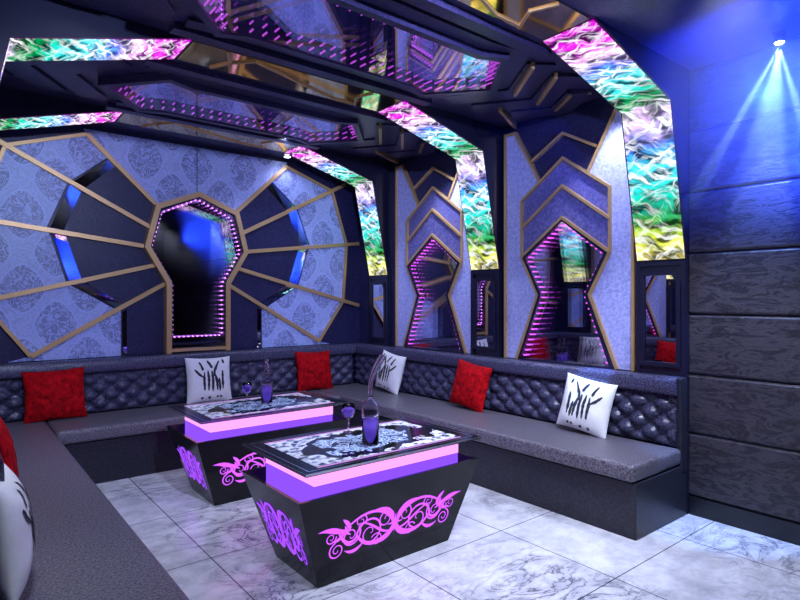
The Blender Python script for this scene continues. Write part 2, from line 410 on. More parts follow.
where = ['nearest the camera', 'in the middle of the room', 'farthest away by the back wall']
for ai, y0 in enumerate(ARY):
    y1 = y0+AW; yc = (y0+y1)/2
    t = thing('lit_arch', (XC, yc, 0), 'dark lacquered arch rib with backlit plume panels, ' + where[ai], 'arch', 'backlit arches across the room')
    for sg in ((1,) if ai == 0 else (1, -1)):            # the near arch springs from the right wall only
        X = lambda x: XC+sg*(x-XC)
        pm = lambda u, v, w: (X(u), w, v)
        MB().prism([(XR-.001, 0), *[p for p in PROF], (XR-.001, ZC-.001)][:-1] + [(XR-.001, ZC-.0005)], y0, y1, pm).build('rib', M['rib'], t)
        e = .012
        wallseg = [((X(4.015), 1.785, 2.0), (X(3.80), 2.84, 1.0))]
        slope = [((X(3.80), 2.84, 1.0), (X(2.88), ZC-.002, 0.0))]
        if sg > 0 or ai > 0:
            strip_mb(None, y0+e, y1-e, wallseg, sg).build('wall_light_panel', M['plume'], t)
            strip_mb(None, y0+e, y1-e, slope, sg).build('haunch_light_panel', M['plume'], t)
        # slim mirror low on the rib, in a dark frame
        mm = lambda u, v, w: (X(4.02-w), u, v)
        ms = lambda u, v, w: (X(4.02-w), u, v)
        fr = MB(); a0, a1, z0, z1 = y0+.055, y1-.055, 1.03, 1.685
        hexm = [(a0, z0), (a1, z0), (a1, z1), (a0+.035, z1), (a0, z1-.06)]
        fr.stroke([(y0+.02, .4), (y0+.02, 1.755), (y1-.02, 1.755), (y1-.02, .4)], .03, 0, .012, mm, closed=True)
        nf = fr.stroke(hexm, .03, 0, .02, mm, closed=True).build('niche_frame', M['rib'], t)
        MB().prism(hexm, .0005, .006, mm).build('niche_mirror', M['mirror'], nf)
    # bronze mirror soffit with a gold zig-zag line
    bz = MB().prism([(1.20, y0+.02), (2.86, y0+.02), (2.86, y1-.02), (1.20, y1-.02)], 0, .006, mapC).build('soffit_mirror', M['bronze_mirror'], t)
    g = MB(); g.stroke([(1.42, y0+.03), (1.50, y0+.18), (1.42, y1-.03)], .018, .006, .016, mapC)
    g.stroke([(1.56, y1-.03), (1.50, y0+.18), (1.62, y0+.05), (2.4, y1-.05), (2.6, y1-.05)], .018, .006, .016, mapC)
    g.stroke([(2.58, y0+.03), (2.52, y0+.18), (2.62, y1-.03)], .018, .006, .016, mapC)
    g.build('gold_zigzag', M['gold'], t)

# ------------------------------------------------------------------ bays: ceiling fields and wall panels
BAY = [2.822, 4.535]
cl_label = ['hexagonal mirror field in the ceiling between the near and middle arches', 'hexagonal mirror field in the ceiling between the middle and far arches']
for bi, c in enumerate(BAY):
    t = thing('ceiling_mirror_field', (XC, c, ZC), cl_label[bi], 'ceiling mirror', 'mirrored ceiling fields')
    hexa = [(-1.14, 0), (-.79, -.41), (-.62, -.34), (.62, -.34), (.79, -.41), (1.14, 0), (.79, .41), (.62, .34), (-.62, .34), (-.79, .41)]
    mc = lambda u, v, w: (XC+u, c+v, ZC-w)
    mir = MB().prism(hexa, 0, .004, mc).build('mirror', M['ceil_mirror'], t)
    fr = MB(); fr.stroke(hexa, .05, 0, .060, mc, closed=True)
    led = MB()
    for i in range(len(hexa)):
        a = Vector(hexa[i])*.955; b = Vector(hexa[(i+1) % len(hexa)])*.955; n = max(2, int((b-a).length/.075))
        for k in range(n):
            p = a.lerp(b, (k+.5)/n); p.y *= .93
            led.prism([(p.x-.0035, p.y-.045), (p.x+.0035, p.y-.045), (p.x+.0035, p.y+.045), (p.x-.0035, p.y+.045)], .024, .032, mc)
    o = led.build('led_string', M['ledceil'], mir); o['kind'] = 'stuff'
    m = MB(); m.bm.faces.new([m.bm.verts.new(mc(a, b, .052)) for a, b in hexa]); m.build('glass_pane', M['pane'], t)
    fr.build('mirror_surround', M['ceil_leather'], t)
    # stepped upholstered bands along the long sides
    sd = MB()
    for s_ in (1, -1):
        sd.stroke([(-.95, s_*.47), (-.6, s_*.42), (.6, s_*.42), (.95, s_*.47)], .10, 0, .018, mc)
        sd.stroke([(-1.0, s_*.57), (1.0, s_*.57)], .085, 0, .036, mc)
    sd.build('stepped_band', M['ceil_leather'], t)
    for sg in (1, -1):
        mg = lambda u, v, w: (XC+sg*u, c+sg*v, ZC-w)
        st = MB()
        for k, (xa, h) in enumerate(((1.27, .45), (1.545, .45), (1.80, .33))):
            st.stroke([(xa-.0-h*.78+.20, -h), (xa+.16, 0), (xa-h*.78+.20, h)], .20, 0, .012+.012*k, mg)
        st.build('chevron_step', M['ceil_leather'], t)
        for a, b in (((.79, -.43), (1.15, 0)), ((1.05, -.43), (1.37, -.01)), ((1.32, -.42), (1.66, 0)), ((1.70, -.28), (1.90, .0)), ((1.53, .28), (2.02, .52)))[:5 if sg > 0 else 1]:
            MB().stroke([a, b], .026, 0, .05, mg).build('gold_bar', M['gold'], t)

def wall_panel(c, mp, label):
    t = thing('wall_panel', mp(c, .95, 0), label, 'wall panel', 'chevron wall panels with infinity mirrors')
    u = lambda pts, s_=1: [(c+s_*a, z) for a, z in pts]
    both = lambda pts: u(pts) 
    ZB = .96
    side = [(.625, ZB), (.625, 3.012), (.50, 3.012), (.24, 2.527), (.43, 2.376), (.43, 1.87), (.255, 1.537), (.49, ZB)]
    for s_ in (1, -1):
        MB().prism(u(side, s_), 0, .030, mp).build('side_panel', M['lilac'], t)
    dark = [(.5, 3.012), (.32, 2.713), (0, 2.89), (-.32, 2.713), (-.5, 3.012)]
    MB().prism(u(dark), 0, .012, mp).build('top_panel', M['night'], t)
    def chev(top, bot, w, mat):
        MB().prism(u(top+bot[::-1]), 0, w, mp).build('chevron_panel', mat, t)
    chev([(-.32, 2.713), (0, 2.89), (.32, 2.713)], [(-.24, 2.527), (0, 2.683), (.24, 2.527)], .016, M['night'])
    chev([(-.43, 2.376), (0, 2.683), (.43, 2.376)], [(-.43, 2.13), (0, 2.447), (.43, 2.13)], .024, M['violet'])
    chev([(-.43, 2.13), (0, 2.447), (.43, 2.13)], [(-.43, 1.87), (0, 2.182), (.43, 1.87)], .034, M['violet'])
    G = lambda pts, w=.022, d=.05, closed=False: MB().stroke(u(pts), w, .0, d, mp, closed).build('gold_trim', M['gold'], t)
    for s_ in (1, -1):
        G([(s_*.62, ZB), (s_*.62, 3.005), (s_*.505, 3.005), (s_*.24, 2.527)])
        G([(s_*.43, 2.376), (s_*.43, 1.87)])
        G([(s_*.43, 1.87), (s_*.255, 1.537), (s_*.49, ZB)], .026)
    G([(-.32, 2.713), (0, 2.89), (.32, 2.713)]); G([(-.43, 2.376), (0, 2.683), (.43, 2.376)])
    G([(-.43, 2.13), (0, 2.447), (.43, 2.13)], .022, .058); G([(-.43, 1.87), (0, 2.182), (.43, 1.87)], .022, .062)
    # infinity mirror
    hx = [(0, 2.165), (.41, 1.862), (.236, 1.537), (.468, ZB), (-.468, ZB), (-.236, 1.537), (-.41, 1.862)]
    hi = [(0, 2.135), (.375, 1.855), (.205, 1.537), (.43, .93), (-.43, .93), (-.205, 1.537), (-.375, 1.855)]
    mir = MB().prism(u(hx), .001, .006, mp).build('mirror', M['mirror'], t)
    MB().stroke(u([(p[0]*.965, p[1] if p[1] > 1 else p[1]) for p in hx]), .022, .006, .058, mp, True).build('mirror_reveal', M['rib'], t)
    led = MB()
    for i in range(len(hi)):
        a = Vector(hi[i]); b = Vector(hi[(i+1) % len(hi)]); n = max(2, int((b-a).length/(.048 if i != 3 else .036)))
        for k in range(n):
            p = a.lerp(b, (k+.5)/n)
            led.prism([(c+p.x-.017, p.y-.0055), (c+p.x+.017, p.y-.0055), (c+p.x+.017, p.y+.0055), (c+p.x-.017, p.y+.0055)], .022, .030, mp)
    o = led.build('led_string', M['led'], mir); o['kind'] = 'stuff'
    m = MB(); vs = [m.bm.verts.new(mp(a, b, .054)) for a, b in u(hx)]; m.bm.faces.new(vs)
    m.build('glass_pane', M['pane'], t)
for mp, sidename in ((mapR, 'right'), (mapL, 'left')):
    for c, w in zip((2.822, 4.44), ('between the near and middle arches', 'between the middle and far arches')):
        wall_panel(c, mp, 'lilac wall panel with gold chevrons and mirror, %s wall, %s' % (sidename, w))

# ------------------------------------------------------------------ back wall medallion
MC = 2.02
def medallion():
    t = thing('wall_medallion', (MC, YB, .95), 'keyhole mirror with radiating gold ribs and damask panels on the back wall', 'wall decoration')
    u = lambda pts, s_=1: [(MC+s_*a, z) for a, z in pts]
    ZB = .96
    key = [(.30, ZB), (.30, 1.66), (.50, 2.005), (.40, 2.405), (0, 2.569), (-.40, 2.405), (-.50, 2.005), (-.30, 1.66), (-.30, ZB)]
    kin = [(.40, 2.405), (.455, 2.195), (.50, 2.012), (.405, 1.842), (.30, 1.66)]       # feet of ribs A..E
    kin = [(.39, 2.41), (.452, 2.195), (.50, 2.01), (.402, 1.835), (.30, 1.665)]
    ring = [(.82, 2.84), (1.16, 2.55), (1.32, 2.14), (1.17, 1.643), (.76, 1.40)]
    outer = [(1.01, 3.01), (1.62, 2.805), (1.83, 2.172), (1.78, 1.475), (1.44, 1.0)]
    for s_ in (1, -1):
        for i in range(4):
            sec = [kin[i], ring[i], ring[i+1], kin[i+1]]
            MB().prism(u(sec, s_), 0, .008, mapB).build('dark_sector', M['night'], t)
            a, b = Vector(ring[i]), Vector(ring[i+1]); ka, kb = Vector(kin[i]), Vector(kin[i+1])
            q = [tuple(a.lerp(ka, .03)), tuple(b.lerp(kb, .03)), tuple(b.lerp(kb, .16)), tuple(a.lerp(ka, .16))]
            sm = MB(); fv = [sm.bm.verts.new(mapB(a_, b_, w_)) for (a_, b_), w_ in zip(u(q, s_), (.030, .030, .010, .010))]
            bv = [sm.bm.verts.new(mapB(a_, b_, 0)) for a_, b_ in u(q, s_)]
            sm.bm.faces.new(fv); sm.bm.faces.new(bv)
            for k_ in range(4): sm.bm.faces.new((fv[k_], fv[(k_+1) % 4], bv[(k_+1) % 4], bv[k_]))
            sm.build('mirror_strip', M['mirror'], t)
            MB().prism(u([ring[i], outer[i], outer[i+1], ring[i+1]], s_), 0, .018, mapB).build('damask_panel', M['damask'], t)
        MB().prism(u([(.72, ZB), (.72, 1.385), (.76, 1.40), (1.44, 1.0), (1.6, ZB)], s_), 0, .018, mapB).build('damask_panel', M['damask'], t)
        MB().prism(u([(.32, ZB), (.32, 1.655), (.72, 1.42), (.72, ZB)], s_), 0, .006, mapB).build('dark_sector', M['night'], t)
        MB().prism(u([(.665, ZB), (.665, 1.40), (.705, 1.38), (.705, ZB)], s_), 0, .012, mapB).build('mirror_strip', M['mirror'], t)
        ext = [None, (1.81, 2.905), (2.01, 2.193), (2.01, 1.42), None]
        for i in range(5):
            e = ext[i] or outer[i]
            MB().stroke(u([kin[i], e], s_), .040, 0, .045, mapB).build('gold_rib', M['gold'], t)
        MB().stroke(u(outer+[(1.51, ZB)][:0], s_), .030, 0, .038, mapB).build('outer_frame', M['gold'], t)
    top = [(0, 2.569), (.39, 2.41), (1.01, 3.01), (1.03, 3.06), (-1.03, 3.06), (-1.01, 3.01), (-.39, 2.41)]
    MB().prism(u(top), 0, .016, mapB).build('damask_panel', M['damask'], t)
    MB().stroke(u([(0, 2.569), (0, 3.06)]), .006, .016, .02, mapB).build('panel_joint', M['rib'], t)
    MB().stroke(u(key[0:]), .050, 0, .10, mapB).build('keyhole_frame', M['gold'], t)
    MB().stroke(u([(-.28, .99), (.28, .99)]), .03, 0, .095, mapB).build('keyhole_sill', M['gold'], t)
    mir = MB().prism(u(key), .001, .006, mapB).build('mirror', M['smoked'], t)
    ins = lambda k: [((a-(.03*k if a > 0 else -.03*k if a < 0 else 0)), (z-.03*k if z > 2.1 else z+(.10*k if z < 1 else 0))) for a, z in key]
    MB().stroke(u(ins(.9)), .022, .006, .085, mapB, True).build('mirror_reveal', M['rib'], t)
    led = MB(); hi = ins(1.6)
    for i in range(len(hi)):
        a = Vector(hi[i]); b = Vector(hi[(i+1) % len(hi)]); n = max(2, int((b-a).length/.045))
        for k in range(n):
            p = a.lerp(b, (k+.5)/n)
            led.prism([(MC+p.x-.007, p.y-.006), (MC+p.x+.007, p.y-.006), (MC+p.x+.007, p.y+.006), (MC+p.x-.007, p.y+.006)], .030, .040, mapB)
    o = led.build('led_string', M['leddot'], mir); o['kind'] = 'stuff'
    m = MB(); vs = [m.bm.verts.new(mapB(a, b, .078)) for a, b in u(key)]; m.bm.faces.new(vs); m.build('glass_pane', M['pane'], t)
medallion()

# ------------------------------------------------------------------ sofas
def tuft_back(u0, u1, depth, mp, seams_at=()):
    """back rest: u along the wall, w out of the wall; plain top roll and a diamond-tufted field"""
    z0, z1, zt = .472, .83, .955
    nu = int((u1-u0)/.018); m = MB(); rows = []
    zs = [z0+(z1-z0)*k/26 for k in range(27)]
    prof_top = [(.835, depth+.012), (.85, depth+.022), (.87, depth+.024), (.92, depth+.022), (.942, depth+.014), (zt, depth-.008), (zt+.002, depth*.7), (zt, .053)]
    dx, dz = .092, .072
    for i in range(nu+1):
        uu = u0+(u1-u0)*i/nu; col = []
        edge = min(1, min(uu-u0, u1-uu)/.05)
        sm = min([1]+[abs(uu-s_)/.03 for s_ in seams_at]); sm = min(1, sm)
        for z in zs:
            v = (z-.62)
            a = (uu/dx+v/dz)/2; b = (uu/dx-v/dz)/2
            h = (abs(math.sin(PI*a))*abs(math.sin(PI*b)))**.6
            fz = min(1, (z1+.01-z)/.05, (z-z0+.02)/.06)
            w = depth-.038+.058*h*max(0, min(fz, 1))*edge*(.3+.7*sm)-.004
            col.append(m.bm.verts.new(mp(uu, z, w)))
        for z, w in prof_top: col.append(m.bm.verts.new(mp(uu, z, w-.006*(1-sm))))
        col.append(m.bm.verts.new(mp(uu, z0, .053)))
        rows.append(col)
    for a, b in zip(rows, rows[1:]):
        n = len(a)
        for k in range(n): m.bm.faces.new((a[k], a[(k+1) % n], b[(k+1) % n], b[k]))
    m.bm.faces.new(rows[0]); m.bm.faces.new(rows[-1])
    return m
def rounded_cushion(x0, y0, z0, x1, y1, z1, r=.035, seg=4):
    return MB().box(x0, y0, z0, x1, y1, z1, r, seg)
YE = 1.80
def side_sofa(sg, label):
    yb0 = YE+.025 if sg > 0 else 2.42
    X = lambda x: XC+sg*(x-XC); mp = mapR if sg > 0 else mapL
    t = thing('sofa', (X(3.7), 3.8, 0), label, 'sofa', 'built-in sofas round three walls')
    lo, hi = sorted((X(3.33 if sg > 0 else 3.43), X(4.015)))
    MB().box(lo, YE, 0, hi, YB-.05, .352, .006, 1).build('plinth', M['base'], t)
    lo, hi = sorted((X(3.295 if sg > 0 else 3.395), X(3.945)))
    o = rounded_cushion(lo, YE, .358, hi, YB-.12, .470).build('seat_cushion', M['seat'], t); smooth_angle(o, 50)
    o = tuft_back(yb0, YB-.056, .15, mp, (3.55,)).build('backrest', M['back'], t, True)
    smooth_angle(o, 60)
    if sg > 0:
        o = MB().box(3.925, YE-.004, .30, 4.015, YE+.03, .955, .012, 3).build('end_panel', M['base'], t); smooth_angle(o, 40)
side_sofa(1, 'dark tufted leather sofa built along the right wall')
side_sofa(-1, 'dark leather sofa built along the left wall, cut off by the left edge')
t = thing('sofa', (XC, 5.5, 0), 'dark tufted leather sofa built along the back wall under the keyhole mirror', 'sofa', 'built-in sofas round three walls')
MB().box(.635, 5.10, 0, 3.325, YB-.03, .352, .006, 1).build('plinth', M['base'], t)
smooth_angle(rounded_cushion(.67, 5.06, .358, 3.29, 5.72, .470).build('seat_cushion', M['seat'], t), 50)
smooth_angle(tuft_back(.17, 3.89, .15, mapB, (.78,)).build('backrest', M['back'], t, True), 60)

# ------------------------------------------------------------------ pillows
def pillow_surf(w, h, th, seed):
    def f(a, b):     # a,b in -1..1 -> (x, z, half thickness)
        pin = 1-.07*(1-abs(a)**2.0)*abs(b)**3; pin2 = 1-.07*(1-abs(b)**2.0)*abs(a)**3
        x = a*w/2*pin2; z = b*h/2*pin
        e = max(0, (1-abs(a)**2.6))**.55*max(0, (1-abs(b)**2.6))**.55
        wr = noise.noise(Vector((a*2.2+seed, b*2.2, seed*.7)))*.010*e
        return x, z, e*th/2+wr
    return f
def make_pillow(kind, seed, w=.46, h=.46, th=.15):
    f = pillow_surf(w, h, th, seed); n = 30; m = MB(); F_ = []; B_ = []
    for j in range(n+1):
        fr, bk = [], []
        for i in range(n+1):
            a = math.sin((i/n-.5)*PI); b = math.sin((j/n-.5)*PI)
            x, z, t_ = f(a, b)
            if kind == 'red':
                t_ += .006*noise.noise(Vector((x*45, z*45, seed))) * (1 if t_ > .002 else 0)
            v = m.bm.verts.new((x, -t_, z+h/2)); fr.append(v)
            bk.append(v if (i in (0, n) or j in (0, n)) else m.bm.verts.new((x, t_, z+h/2)))
        F_.append(fr); B_.append(bk)
    for j in range(n):
        for i in range(n):
            m.bm.faces.new((F_[j][i], F_[j][i+1], F_[j+1][i+1], F_[j+1][i]))
            q = (B_[j][i], B_[j+1][i], B_[j+1][i+1], B_[j][i+1])
            m.bm.faces.new(q)
    return m, f
FEATH = [[(-.62, .42), (-.45, .22), (-.27, .08)], [(-.42, .72), (-.34, .52), (-.30, .36)], [(-.10, .78), (-.02, .60), (.05, .44)], [(.36, .74), (.24, .55), (.14, .34), (.13, .12)],
         [(-.25, .30), (-.27, 0), (-.26, -.40)], [(-.12, .36), (-.09, .05), (-.11, -.42)], [(.04, .34), (.07, 0), (.05, -.45)], [(.15, .22), (.22, -.05), (.24, -.42)], [(.30, .06), (.33, -.2), (.34, -.45)], [(.46, .34), (.45, 0), (.46, -.38)],
         [(.52, .80), (.54, .62)], [(-.32, -.66), (-.38, -.74)], [(-.05, -.66), (-.1, -.74)], [(.22, -.64), (.26, -.70)], [(.4, -.64), (.36, -.70)]]
def feather_part(f, h, parent, flip=1, curve=1.0):
    m = MB(); rnd = random.Random(7)
    for st in FEATH:
        P = [Vector(p) for p in st]; pts = []
        for a, b in zip(P, P[1:]):
            k = max(3, int((b-a).length/.06))
            pts += [a.lerp(b, i/k) for i in range(k)]
        pts.append(P[-1]); n = len(pts); L = []
        for i, p in enumerate(pts):
            d = (pts[min(i+1, n-1)]-pts[max(i-1, 0)]).normalized(); nn = Vector((-d.y, d.x))
            wd = .056*math.sin(PI*min(1, (i+.7)/(n+.4)))**.5*(.75+.5*rnd.random())
            row = []; 
            for s_ in (-1, 1):
                q = Vector((p.x*1.12, p.y*1.12-.02))+nn*wd*s_; q.x *= flip*curve
                x, z, t_ = f(max(-.99, min(.99, q.x)), max(-.99, min(.99, q.y)))
                row.append(m.bm.verts.new((x, -t_-.0025, z+h/2)))
            L.append(row)
        for a, b in zip(L, L[1:]): m.bm.faces.new((a[0], a[1], b[1], b[0]))
    part_local('feather_print', m, M['ink'], parent)
def place_pillow(kind, loc, rz, tilt, roll, label, group, seed, w=.46, h=.46, flip=1, th=.15):
    t = thing('throw_pillow', loc, label, 'pillow', group)
    # lean back on the lower edge, then turn to the wall
    t.rotation_euler = (Matrix.Rotation(rz, 4, 'Z') @ Matrix.Rotation(-tilt, 4, 'X') @ Matrix.Rotation(roll, 4, 'Y')).to_euler()
    m, f = make_pillow(kind, seed, w, h, th)
    cv = part_local('cover', m, M['white_cloth'] if kind == 'white' else M['red_fur'], t, True)
    if kind == 'white': feather_part(f, h, cv, flip)
    return t
SZ = .470
W, Rr = 'white feather-print pillows', 'red plush pillows'
place_pillow('white', (2.055, 5.56, SZ-.005), 0, .20, .02, 'white pillow with black feather print below the keyhole mirror', W, 1)
place_pillow('red', (.74, 5.57, SZ-.005), 0, .22, -.02, 'red plush pillow on back sofa, left of the keyhole mirror', Rr, 2, .47, .44)
place_pillow('red', (3.27, 5.57, SZ-.005), 0, .22, .03, 'red plush pillow on back sofa, right of the keyhole mirror', Rr, 3, .46, .45)
rzR = -PI/2
place_pillow('white', (3.80, 4.96, SZ+.010), rzR+.0, .20, .13, 'white feather-print pillow on right sofa nearest the far corner', W, 4, .42, .43, -1)
place_pillow('red', (3.79, 3.73, SZ+.010), rzR+.0, .20, .13, 'red plush pillow in the middle of the right sofa', Rr, 5, .44, .43)
place_pillow('white', (3.79, 2.50, SZ+.010), rzR+.05, .20, .13, 'white feather-print pillow on right sofa by its near end', W, 6, .43, .42, -1)
rzL = PI/2
place_pillow('white', (.20, 2.47, SZ-.008), rzL-.1, .12, .05, 'large white feather-print pillow on left sofa, nearest the camera', W, 7, .46, .41)
place_pillow('red', (.27, 3.72, SZ-.005), rzL, .24, -.04, 'red plush pillow on left sofa behind the near white pillow', Rr, 8)
place_pillow('white', (.27, 4.95, SZ-.005), rzL, .24, .04, 'white pillow on left sofa beyond its red plush pillow', W, 9)

# ------------------------------------------------------------------ tables
def spiral(cx, cy, r0, turns, a0, sgn, w0, w1, n=36):
    pts = []
    for i in range(n+1):
        k = i/n; r = r0*(1-k)**.8+.004; a = a0+sgn*turns*2*PI*k
        pts.append((cx+r*math.cos(a), cy+r*math.sin(a), w0+(w1-w0)*k))
    return pts
def vstroke(m, pts, w, mp):
    P = [Vector(p[:2]) for p in pts]; n = len(P); L = []
    for i, p in enumerate(P):
        d = (P[min(i+1, n-1)]-P[max(i-1, 0)]); d = d.normalized() if d.length > 1e-7 else Vector((1,0)); nn = Vector((-d.y, d.x))*pts[i][2]/2
        a, b = p+nn, p-nn
        L.append([m.bm.verts.new(mp(a.x, a.y, w)), m.bm.verts.new(mp(b.x, b.y, w))])
    for a, b in zip(L, L[1:]): m.bm.faces.new((a[0], a[1], b[1], b[0]))
def bez(p0, p1, p2, p3, w0, w1, n=16, bulge=0):
    o = []
    for i in range(n+1):
        k = i/n; q = [(1-k)**3*p0[j]+3*(1-k)**2*k*p1[j]+3*(1-k)*k*k*p2[j]+k**3*p3[j] for j in (0, 1)]
        o.append((q[0], q[1], w0+(w1-w0)*k+bulge*math.sin(PI*k)))
    return o
def scrollwork(m, mp, sx=1.0, sy=1.0, w=.002):
    for s_ in (1, -1):
        A = lambda pts: vstroke(m, [(s_*x*sx, y*sy, ww*1.12) for x, y, ww in pts], w, mp)
        A(bez((.0,-.01), (.06,.10), (.17,.11), (.27,.035), .010, .008, bulge=.006))          # big upper arc
        A(bez((.0,.0), (.05,-.09), (.16,-.08), (.20,-.01), .014, .010, bulge=.010))          # lower arc
        A(spiral(.135, -.012, .068, 1.6, 0, 1, .012, .004))
        A(spiral(.055, .030, .040, 1.5, PI, -1, .009, .004))
        A(spiral(.235, .0, .046, 1.5, 2.4, 1, .010, .004))
        A(spiral(.300, -.048, .034, 1.7, 1.3, -1, .008, .004))
        A(bez((.20,-.01), (.25,-.06), (.28,.00), (.30,.03), .012, .006, bulge=.008))
        A(bez((.27,.035), (.31,.03), (.33,.06), (.40,.055), .008, .002, bulge=.024))         # end leaf
        A(bez((.01,.0), (.02,.05), (.05,.085), (.12,.088), .012, .002, bulge=.024))          # crown leaves
        A(spiral(.19, .055, .026, 1.4, 3.6, -1, .007, .003)); A(spiral(.095, -.055, .028, 1.4, .5, 1, .007, .003)); A(spiral(.335, .015, .022, 1.4, 3.0, 1, .007, .003))
        A(bez((.0,-.01), (.02,-.05), (.05,-.07), (.10,-.075), .010, .002, bulge=.014))
        A(bez((.245,.03), (.25,.06), (.27,.07), (.285,.085), .012, .002, bulge=.014))
        A(bez((.17,-.05), (.20,-.08), (.23,-.08), (.26,-.06), .008, .002, bulge=.014))
        A(bez((.27,.03), (.29,.0), (.30,-.01), (.33,.0), .010, .002, bulge=.012))
        A(bez((.02,-.03), (.08,-.04), (.12,.04), (.2,.045), .008, .003, bulge=.008))
        for k in range(5):
            a = k*2*PI/5
            A(bez((.262,.025), (.262+.012*math.cos(a+.4), .025+.012*math.sin(a+.4)), (.262+.02*math.cos(a), .025+.02*math.sin(a)), (.262+.03*math.cos(a), .025+.03*math.sin(a)), .012, .003, 6, .004))
    for k in range(8):
        a = k*PI/4
        vstroke(m, [(x*sx, y*sy, ww) for x, y, ww in bez((0,0), (.01*math.cos(a), .01*math.sin(a)), (.025*math.cos(a), .025*math.sin(a)), (.042*math.cos(a), .042*math.sin(a)), .016, .003, 6, .004)], w, mp)
def make_table(loc, label):
    t = thing('bar_table', loc, label, 'table', 'lit lacquer tables')
    fx, fy, rx, ry, zr = .465, .235, .632, .342, .505      # foot and rim half sizes
    m = MB()
    R4 = lambda a, b, z: [(-a, -b, z), (a, -b, z), (a, b, z), (-a, b, z)]
    m.loft([R4(fx, fy, 0), R4(rx, ry, zr), R4(rx-.02, ry-.02, zr), R4(rx-.05, ry-.05, zr-.10)])
    part_local('base', m, M['black'], t)
    bx, by = .510, .275
    part_local('violet_light_band', MB().box(-bx, -by, zr-.099, bx, by, .547), M['purple'], t)
    part_local('pink_light_band', MB().box(-bx-.002, -by-.002, .5475, bx+.002, by+.002, .634), M['pink'], t)
    gx, gy = .612, .372
    part_local('glass_top', MB().box(-gx, -gy, .635, gx, gy, .650, .003, 2), M['black'], t)
    tm = lambda u_, v_, w_: (u_, v_, .650+w_)
    loop = [(-gx+.035, -gy+.035), (gx-.035, -gy+.035), (gx-.035, gy-.035), (-gx+.035, gy-.035)]
    part_local('silver_inlay', MB().stroke(loop, .009, -.001, .0012, tm, True), M['silver'], t)
    loop2 = [(-gx+.075, -gy+.062), (gx-.075, -gy+.062), (gx-.075, gy-.062), (-gx+.075, gy-.062)]
    for q in (-1, 1):
        part_local('painted_edge_glow', MB().stroke([(-gx+.105, q*(gy-.072)), (gx-.105, q*(gy-.072))], .018, -.001, .0010, tm), emit_line, t)  # glowing strips stand in for pink light passing through the glass
    part_local('printed_field', MB().prism([(-gx+.105, -gy+.088), (gx-.105, -gy+.088), (gx-.105, gy-.088), (-gx+.105, gy-.088)], -.001, .0015, tm), M['tabletop'], t)
    part_local('glass_edge', MB().stroke([(-gx, -gy), (gx, -gy), (gx, gy), (-gx, gy)], .004, -.010, .0008, tm, True), M['silver'], t)
    # lit scroll cut-outs on the four sloped faces
    for nm, (ex, ey), L, mat in (('front', (0, -1), fx, M['scroll']), ('back', (0, 1), fx, M['scroll']), ('side', (-1, 0), fy, M['scrollside']), ('side', (1, 0), fy, M['scrollside'])):
        a0, a1 = (fy, ry) if ey else (fx, rx)
        n = Vector((ex, ey, -(a1-a0)/zr)).normalized(); up = Vector((ex*(a1-a0), ey*(a1-a0), zr)).normalized()
        rt = Vector((-ey, ex, 0)); c0 = Vector((ex*(a0+a1)/2, ey*(a0+a1)/2, zr/2-.005))
        mpf = lambda u_, v_, w_: c0+rt*u_+up*v_+n*(w_+.0008)
        q = MB(); k = 1.26 if ey else .64
        scrollwork(q, mpf, k, 1.30 if ey else 1.65, .0012)
        o = part_local('scroll_light', q, mat, t)
    return t
emit_line = emit('pink_edge_glow', (.75,.35,.95), .8)
T1 = (1.968, 2.775, 0); T2 = (1.985, 4.255, 0)
make_table(T1, 'black lacquer table with lit violet scrolls, front one nearest the camera')
make_table(T2, 'black lacquer table with lit violet scrolls, rear one near the back sofa')

def goblet(loc, k, label):
    t = thing('wine_goblet', loc, label, 'glass', 'goblets of violet drink')
    part_local('stem', MB().lathe([(.0, 0), (.034, 0), (.034, .003), (.008, .008), (.0045, .02), (.0045, .075), (.010, .085), (.0, .088)]), M['glass'], t, True)
    bw = part_local('bowl', MB().lathe([(.006, .086), (.026, .095), (.040, .118), (.043, .145), (.038, .180), (.0365, .180), (.0405, .145), (.037, .118), (.024, .099), (.001, .092)]), M['glass'], t, True)
    part_local('drink', MB().lathe([(.001, .093), (.022, .100), (.0355, .119), (.0385, .140), (.0375, .152), (.001, .152)]), M['liquid'], bw, True)
    t.scale = (k, k, k)
TZ = .6525
goblet((2.0, 3.00, TZ), 1.0, 'goblet of violet drink on the front table')
goblet((1.897, 4.32, TZ), .95, 'goblet of violet drink on the rear table')
def bottle_body(t, swan):
    bd = part_local('body', MB().lathe([(.0, 0), (.046, 0), (.050, .008), (.050, .215), (.046, .240), (.026, .262), (.016, .270), (.014, .285), (.0125, .285), (.014, .268), (.024, .258), (.044, .236), (.0475, .213), (.0475, .012), (.0, .010)]), M['glass'], t, True)
    part_local('drink', MB().lathe([(.0, .011), (.046, .013), (.0465, .15), (.0, .151)]), M['liquid'], bd, True)
    if swan:
        pts = [(0, 0, .275), (-.002, 0, .32), (.004, 0, .37), (.02, 0, .42), (.045, 0, .47), (.075, 0, .52)]
        m = MB(); m.tube(pts, [.014, .013, .014, .017, .020, .021], 18, False); m.tube(pts, [.0125, .0115, .0125, .0155, .0185, .0195], 18, False)
        part_local('swan_neck', m, M['glass'], t, True)
    else:
        part_local('neck', MB().lathe([(.014, .283), (.013, .30), (.016, .31), (.018, .33), (.012, .345), (.012, .36), (.019, .372), (.015, .39), (.0, .393)]), M['glass'], t, True)
b = thing('decanter', (1.925, 2.66, TZ), 'tall decanter with curved clear neck and violet drink on front table', 'bottle'); bottle_body(b, True); b.rotation_euler.z = -.68
b = thing('decanter', (2.035, 4.245, TZ), 'straight-necked decanter of violet drink on the rear table', 'bottle'); bottle_body(b, False); b.scale = (.95,.95,.92)

